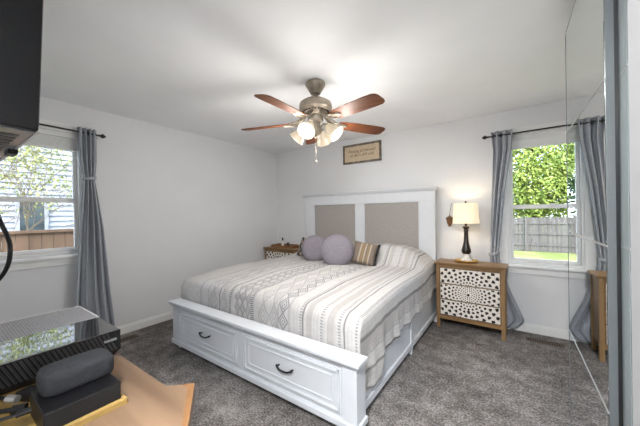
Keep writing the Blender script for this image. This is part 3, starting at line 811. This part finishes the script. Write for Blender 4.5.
def curtain(label, base, along, tab, zt, zb, tie_z, folds, amp, flip=1):
    """tab: (z, lo, hi) edges along the wall; hangs in a plane at distance from the wall"""
    root = thing('curtain', label, 'curtain', (0, 0, 0), 0, 'grey curtains at the windows')
    lo_t = sorted((z, lo) for z, lo, hi in tab); hi_t = sorted((z, hi) for z, lo, hi in tab)
    nz, ns = 70, 90; bm = bmesh.new(); g = []
    for i in range(nz + 1):
        z = zb + (zt - zb) * i / nz
        lo, hi = lerp_tab(lo_t, z), lerp_tab(hi_t, z); row = []
        pinch = math.exp(-((z - tie_z) / .10) ** 2)
        for j in range(ns + 1):
            s_ = j / ns; ph = 2 * PI * folds * s_ + .6 * math.sin(z * 2.1)
            am = amp * (1 - .45 * pinch) * (1 + .25 * math.sin(z * 3 + s_ * 7))
            dd = am * math.sin(ph) + .25 * am * math.sin(2.3 * ph + 1.1)
            al = lo + (hi - lo) * (s_ + .015 * math.sin(2 * ph))
            if along == 'Y': co = (base + dd, al, z)
            else: co = (al, base + flip * dd, z)
            row.append(bm.verts.new(co))
        g.append(row)
    for i in range(nz):
        for j in range(ns): bm.faces.new((g[i][j], g[i][j+1], g[i+1][j+1], g[i+1][j]))
    mb = MB(); mb.bm.free(); mb.bm = bm
    o = mb.build('fabric_panel', M['curtain'], root, 'all'); s2 = o.modifiers.new('thick', 'SOLIDIFY'); s2.thickness = .003
    lo, hi = lerp_tab(lo_t, tie_z), lerp_tab(hi_t, tie_z); c_ = (lo + hi) / 2; r = (hi - lo) / 2 + .006; m = MB(); pts = []
    for k in range(33):
        a_ = 2 * PI * k / 32
        p = (base + (amp * .9 + .008) * math.sin(a_), c_ + r * math.cos(a_), tie_z + .012 * math.cos(a_))
        if along == 'X': p = (p[1], p[0], p[2])
        pts.append(p)
    for dz in (-.009, 0, .009): m.tube([(x, y, z + dz) for x, y, z in pts], .007, 6, False)
    m.build('tieback', M['curtain'], root, True)
    lo, hi = lerp_tab(lo_t, zt), lerp_tab(hi_t, zt)
    for q in (.12, .5, .88):
        al = lo + (hi - lo) * q
        ring = []
        for k in range(17):
            a_ = 2 * PI * k / 16
            p = (base + .021 * math.cos(a_), al, zt - .045 + .021 * math.sin(a_))
            ring.append(p if along == 'Y' else (p[1], p[0], p[2]))
        MB().tube(ring, .004, 6, False).build('grommet', M['black_metal'], root, True)
    return root
curtain('grey curtain tied back at mid height on the left wall window', XL + .085, 'Y',
        [(2.20, .885, 1.035), (1.88, .890, 1.030), (1.75, .912, 1.020), (1.70, .923, 1.011), (1.65, .915, 1.018), (1.2, .880, 1.075), (.51, .838, 1.125), (.02, .815, 1.175)], 2.20, .02, 1.70, 4, .030)
curtain('grey curtain tied back low behind the lamp nightstand, on the back wall window', YB - .085 + .012, 'X',
        [(2.205, -.190, .010), (2.0, -.170, -.002), (1.53, -.190, -.072), (1.05, -.212, -.115), (.86, -.218, -.135), (.76, -.218, -.125), (.44, -.215, -.035), (.15, -.205, .085), (.11, -.20, .080), (.03, -.195, .0)], 2.205, .03, .84, 3, .024)

# ------------------------------------------------------------------ ceiling fan with four lit shades
fn = thing('ceiling_fan', 'five blade ceiling fan with pewter motor and four lit glass shades', 'ceiling fan', (-1.378, 1.935, H))
MB().lathe([(0, 0), (.072, 0), (.085, -.010), (.086, -.022), (.070, -.048), (.052, -.080), (.042, -.098), (0, -.100)], 32).build('canopy', M['pewter'], fn, True)
MB().lathe([(.013, -.09), (.013, -.165), (.026, -.168), (.030, -.180)], 16).build('downrod', M['pewter'], fn, True)
m = MB(); m.lathe([(0, -.150), (.040, -.152), (.105, -.160), (.134, -.180), (.140, -.200), (.140, -.232), (.128, -.240), (.124, -.246), (.090, -.262), (.070, -.285), (0, -.287)], 40); m.mi = 1
for k in range(26):
    a_ = 2 * PI * k / 26
    mt_ = Matrix.Rotation(a_, 4, 'Z') @ Matrix.Translation((.1055, 0, -.2565)) @ Matrix.Rotation(math.radians(25), 4, 'Y')
    m.box(-.016, .016, -.0045, .0045, -.004, .004, 0, mt_)
m.build('motor_housing', [M['pewter'], M['pewter_dark']], fn, True)
MB().lathe([(0, -.28), (.062, -.285), (.066, -.295), (.066, -.322), (.058, -.335), (.040, -.345), (.040, -.375), (.048, -.39), (.048, -.43), (.034, -.45), (.016, -.465), (.010, -.48), (0, -.483)], 28).build('switch_housing', M['pewter'], fn, True)
def blade(k):
    a_ = math.radians(57.4 + 72 * k)
    piv = bpy.data.objects.new('blade', None)
    # outline in local coordinates: x outwards
    ol = [(.205, -.045), (.26, -.058), (.40, -.066), (.56, -.069), (.63, -.066), (.655, -.052), (.664, -.030), (.664, .030), (.655, .052), (.63, .066), (.56, .069), (.40, .066), (.26, .058), (.205, .045)]
    T = Matrix.Rotation(a_, 4, 'Z') @ Matrix.Translation((0, 0, -.336)) @ Matrix.Rotation(math.radians(1.2), 4, 'Y') @ Matrix.Rotation(math.radians(-12), 4, 'X')
    m = MB(); m.prism([(x * 1.035, y * 1.03) for x, y in ol], -.003, .003); bmesh.ops.transform(m.bm, matrix=T, verts=m.bm.verts)
    b_ = m.build('blade', M['blade'], fn)
    T2 = Matrix.Rotation(a_, 4, 'Z')
    m = MB()
    for s_ in (-1, 1):
        m.tube(spline([(.075, s_ * .016, -.290), (.12, s_ * .030, -.335), (.17, s_ * .040, -.366), (.215, s_ * .040, -.372), (.262, s_ * .018, -.374), (.285, 0, -.374)], 4), .0075, 6)
    m.tube(spline([(.07, 0, -.288), (.12, 0, -.338), (.18, 0, -.370), (.262, 0, -.374)], 4), .010, 6)
    for (x, y) in ((.225, -.028), (.225, .028), (.275, 0)): m.ball((x, y, -.371), .009, 8)
    m.box(.205, .28, -.030, .030, -.3695, -.3665)
    bmesh.ops.transform(m.bm, matrix=Matrix.Translation((0, 0, .026)) @ T2 @ Matrix.Diagonal((1.03, 1, 1, 1)), verts=m.bm.verts)
    m.build('blade_bracket', M['pewter'], b_, True)
for k in range(5): blade(k)
shade_prof = [(.024, 0), (.030, .006), (.036, .022), (.045, .050), (.057, .085), (.068, .112), (.072, .122), (.070, .123), (.065, .111), (.054, .084), (.042, .050), (.033, .022), (.024, .004)]
for k, deg in enumerate((11.8, 101.8, 191.8, 281.8)):
    a_ = math.radians(deg); tilt = math.radians(132)
    base = Vector((.100 * math.cos(a_), .100 * math.sin(a_), -.384))
    T = Matrix.Translation(base) @ Matrix.Rotation(a_, 4, 'Z') @ Matrix.Rotation(tilt, 4, 'Y')
    m = MB(); m.tube(spline([(.035 * math.cos(a_), .035 * math.sin(a_), -.399), (.07 * math.cos(a_), .07 * math.sin(a_), -.369), base - Vector((0, 0, -.004)), base + (T.to_3x3() @ Vector((0, 0, .012)))], 4), .010, 8)
    m.lathe([(0, -.004), (.026, -.004), (.030, .004), (.027, .016), (0, .016)], 16, T)
    ar = m.build('light_arm', M['pewter'], fn, True)
    MB().lathe(shade_prof, 28, T).build('lamp_shade', M['shade_glass'], ar, True)
    MB().lathe([(0, .012), (.012, .014), (.014, .030), (.026, .058), (.028, .072), (.020, .090), (0, .098)], 14, T).build('bulb', M['bulb'], ar, True)
    L_ = lamp('fan_bulb_light', 'POINT', T @ Vector((0, 0, .135)), FAN_W, (1.0, .96, .91), shadow_soft_size=.08); L_.parent = fn
m = MB(); m.tube([(.02, -.03, -.46), (.02, -.03, -.675)], .0011, 6); m.ball((.02, -.03, -.685), .0075, 10, (1, 1, 1.5)); m.build('pull_chain', M['pewter'], fn, True)

# added fill light under the entry ceiling, out of view behind the camera
cl = thing('added_fill_light', 'added unseen fill light over the entry behind the viewpoint', 'fill light', (-.11, -.40, H))
MB().lathe([(0, 0), (.17, 0), (.17, -.02), (.16, -.03), (0, -.03)], 32).build('base', M['trim'], cl, True)
MB().lathe([(0, -.075), (.08, -.070), (.14, -.050), (.158, -.03), (0, -.029)], 32).build('diffuser', M['shade_glass'], cl, True)
hl = lamp('entry_fill_light', 'AREA', (0, 0, -.085), ENTRY_FILL_W, (.97, .985, 1.0), shape='DISK', size=.36); hl.parent = cl

# ------------------------------------------------------------------ chest with electronics, television
CT = .948
ch = thing('chest', 'light wood media chest with a cut front corner at lower left', 'chest', (0, 0, 0))
top = [(-1.172, -.10), (-.455, -.10), (-.440, .238), (-.578, .336), (-.592, .322), (-.622, .298), (-1.172, .298)]
MB().prism(top, CT - .028, CT).build('top', M['chest_top'], ch)
MB().prism([(-.448, .236), (-.438, .240), (-.577, .339), (-.594, .324), (-.590, .318), (-.579, .324)], CT - .034, CT + .0004).build('edge_strip', M['chest_edge'], ch)
body = [(-1.155, -.095), (-.49, -.095), (-.49, .20), (-.585, .272), (-1.155, .272)]
MB().prism(body, .08, CT - .028).build('body', M['chest_edge'], ch)
for k in range(2):
    dw = MB().box(-1.14 + k * .28, -.87 + k * .28, .270, .286, .14, CT - .06, .004).build('door', M['chest_top'], ch)
    MB().ball((-.89 + k * .28 - (.0 if k == 0 else .22), .295, .55), .013, 10).build('knob', M['black_metal'], dw, True)
for (x, y) in ((-1.12, -.07), (-.54, -.07), (-.64, .22), (-1.12, .24)): MB().box(x - .025, x + .025, y - .02, y + .02, 0, .085).build('foot', M['chest_edge'], ch)

cn = thing('game_console', 'large black game console with half glossy, half perforated top and ribbed side', 'game console', (-1.015, .158, CT))
hx, hy = .1665, .137
m = MB(); b0 = .012
lo_ = [(-hx + b0, -hy + b0), (hx - b0, -hy + b0), (hx - b0, hy - b0), (-hx + b0, hy - b0)]
ring0 = [m.bm.verts.new((x, y, .006)) for x, y in lo_]
ring1 = [m.bm.verts.new((x, y, .022)) for x, y in ((-hx, -hy), (hx, -hy), (hx, hy), (-hx, hy))]
ring2 = [m.bm.verts.new((x, y, .0715)) for x, y in ((-hx, -hy), (hx, -hy), (hx, hy), (-hx, hy))]
m.bm.faces.new(ring0); m.bm.faces.new(ring2)
for A_, B_ in ((ring0, ring1), (ring1, ring2)):
    for i in range(4): m.bm.faces.new((A_[i], A_[(i+1) % 4], B_[(i+1) % 4], B_[i]))
for x in (-.12, .12):
    for y in (-.1, .1): m.lathe([(0, 0), (.012, 0), (.012, .008)], 10, Matrix.Translation((x, y, 0)))
m.build('case', M['black_matte'], cn)
m = MB()
for k in range(30):
    y = -hy + .006 + k * (2 * hy - .022) / 30
    sl = .020
    m.quad((hx + .0002, y, .070), (hx + .0002, y + .0035, .070), (hx + .0002, y + .0035 + sl, .024), (hx + .0002, y + sl, .024)) if y + sl + .0035 < hy - .005 else None
    if y + sl + .0035 < hy - .005:
        m.quad((hx + .0030, y + .0016, .070), (hx + .0030, y + .0036, .070), (hx + .0030, y + .0036 + sl, .024), (hx + .0030, y + .0016 + sl, .024))
        m.quad((hx, y + .0005, .070), (hx + .003, y + .0016, .070), (hx + .003, y + .0016 + sl, .024), (hx, y + .0005 + sl, .024))
        m.quad((hx, y + .0050, .070), (hx + .003, y + .0036, .070), (hx + .003, y + .0036 + sl, .024), (hx, y + .0050 + sl, .024))
m.build('ribbed_vent', paint('ribbed_plastic', (0.035, 0.034, 0.034), .45, .1, 30), cn)  # ribs coloured lighter than the case to paint in their highlights
MB().box(-hx + .001, .012, -hy + .001, hy - .001, .0712, .0726).build('vented_top', M['grille'], cn)
MB().box(.014, hx - .001, -hy + .001, hy - .001, .0712, .0728, .0006).build('gloss_top', M['black_gloss'], cn)
m = MB(); e_ = .0022
m.box(-hx, -hx + e_, -hy, hy, .0722, .0742).box(-hx, .012, hy - e_, hy, .0722, .0742); m.build('bright_edge', M['trim'], cn)
MB().box(hx, hx + .0050, hy - .036, hy - .010, .050, .0545).build('badge', M['silver'], cn)

tr2 = thing('gold_tray', 'shallow gold tray under the black box on the chest', 'tray', (-.748, .112, CT))
m = MB(); m.box(-.120, .120, -.117, .117, 0, .004); m.build('base', M['tray_gold'], tr2)
m = MB(); m.box(.112, .120, -.117, .117, .003, .012, .002).box(-.120, -.112, -.117, .117, .003, .012, .002).box(-.112, .112, .109, .117, .003, .012, .002).box(-.112, .112, -.117, -.109, .003, .012, .002)
m.build('rim', M['tray_gold'], tr2)
hb2 = thing('media_box', 'black glossy media box on the gold tray, under the fabric speaker', 'media box', (-.688, .166, CT + .004))
MB().box(-.050, .052, -.055, .055, 0, .039, .002).build('case', M['black_matte'], hb2)
MB().box(-.049, .051, -.054, .054, .0385, .0402, .0005).build('gloss_top', M['screen'], hb2)
spk = thing('speaker', 'charcoal fabric covered speaker with rounded ends on the black media box', 'speaker', (-.712, .173, CT + .0447))
bm = bmesh.new()
def sup(n, seg=48):
    return [(math.copysign(abs(math.cos(2*PI*i/seg)) ** (2/n), math.cos(2*PI*i/seg)), math.copysign(abs(math.sin(2*PI*i/seg)) ** (2/n), math.sin(2*PI*i/seg))) for i in range(seg)]
ringp = sup(4.5); prev = None; m = MB()
vprof = [(.0, 0), (.86, 0), (.95, .002), (1.0, .009), (1.0, .026), (.97, .0335), (.90, .0385), (.70, .0415), (.35, .0425), (0, .0427)]
rings = []
for r, z in vprof:
    if r == 0: rings.append([m.bm.verts.new((0, 0, z))])
    else: rings.append([m.bm.verts.new((x * (.036 - (1 - r) * .036), y * (.056 - (1 - r) * .050) if r > .5 else y * .056 * r, z)) for x, y in ringp])
for A_, B_ in zip(rings, rings[1:]):
    n = 48
    for i in range(n):
        j = (i + 1) % n; q = []
        for v_ in (A_[i % len(A_)], A_[j % len(A_)], B_[j % len(B_)], B_[i % len(B_)]):
            if v_ not in q: q.append(v_)
        if len(q) > 2: m.bm.faces.new(q)
bm.free()
m.build('cloth_cover', M['speaker_cloth'], spk, 'all')
MB().box(-.025, .025, -.040, .040, -.0035, .001).build('base_pad', M['black_matte'], spk)
ad = thing('power_adapter', 'small black adapter with a metal plug lying on the gold tray left of the speaker', 'adapter', (-.80, .125, CT + .004), .5)
MB().box(-.024, .024, -.014, .014, 0, .018, .003).build('body', M['black_matte'], ad)
MB().box(.024, .046, -.010, .010, .005, .015, .002).build('plug', M['silver'], ad)
def cable(label, pts, r, plug=None):
    root = thing('cable', label, 'cable', pts[0])
    q = [Vector(p) - Vector(pts[0]) for p in pts]
    MB().tube(spline(q, 8), r, 8).build('cord', M['black_matte'], root, True)
    if plug:
        d = (q[-1] - q[-2]).normalized(); e = q[-1]
        MB().tube([e - d * .004, e + d * .014], r * 1.9, 8).build('plug', M[plug], root, True)
    return root
cable('upper black cable with silver plug at the left of the speaker', [(-.92, -.06, CT + .012), (-.86, .00, CT + .030), (-.80, .055, CT + .042), (-.752, .088, CT + .040)], .0036, 'silver')
cable('middle black cable running into the left end of the media box', [(-.84, -.08, CT + .010), (-.78, -.01, CT + .034), (-.735, .055, CT + .038), (-.712, .090, CT + .036)], .0040, 'black_matte')
cable('lower thin black cable looping from the media box over the tray', [(-.62, -.09, CT + .006), (-.685, -.03, CT + .014), (-.70, .035, CT + .034), (-.694, .092, CT + .034)], .0028, 'black_matte')

tv = thing('television', 'black flat television mounted high at the upper left edge', 'television', (-1.80, .175, 1.608)); tv.rotation_euler = (math.radians(-2.0), 0, 0)
m = MB(); m.box(-.50, .50, -.055, .050, 0, .60, .004); m.build('case', M['screen'], tv)
MB().box(-.488, .488, .049, .0525, .018, .588).build('screen', M['black_gloss'], tv)
MB().box(-.50, .501, .0485, .0570, -.003, .004, .001).build('bottom_trim', M['trim'], tv)
m = MB(); m.box(-.47, .47, -.050, .044, -.004, .001); m.mi = 1
for k in range(14): m.box(-.42 + k * .06, -.385 + k * .06, -.03, .02, -.0055, -.0035)
m.build('underside', [M['grey_plastic'], M['black_matte']], tv)
MB().box(-.01, .085, .030, .060, -.022, .002, .003).build('receiver', M['black_matte'], tv)
m = MB(); m.box(-.12, .12, -.075, -.055, .18, .42, .003).box(-.04, .04, -.24, -.075, .26, .34).box(-.15, .15, -.280, -.24, .16, .44, .003)
m.build('wall_bracket', M['black_metal'], tv)
cable('thick black cable hanging below the television at the left edge', [(-1.42, .11, 1.60), (-1.20, .105, 1.44), (-1.06, .108, 1.325), (-1.000, .121, 1.246), (-1.03, .108, 1.17), (-1.12, .05, 1.10), (-1.16, -.005, 1.045), (-1.13, -.03, .99)], .0046)

# ------------------------------------------------------------------ floor vents
def vent(label, x, y, L_, w_, rz):
    root = thing('floor_vent', label, 'vent', (x, y, 0), rz, 'brown floor vents by the walls')
    MB().box(-L_/2, L_/2, -w_/2, w_/2, 0, .006, .002).build('plate', M['vent'], root)
    m = MB(); n = 14
    for r_ in (-1, 1):
        for k in range(n):
            x0 = -L_/2 + .02 + k * (L_ - .04) / n
            m.box(x0, x0 + (L_ - .04) / n * .55, r_ * w_ * .22 - w_ * .14, r_ * w_ * .22 + w_ * .14, .0055, .0066)
    m.build('slots', M['fret_dark'], root)
vent('brown floor vent in the carpet under the back window', .245, 3.535, .30, .09, -.02)
vent('brown floor vent in the carpet by the left wall, behind the console', -3.40, 1.22, .26, .09, PI/2)
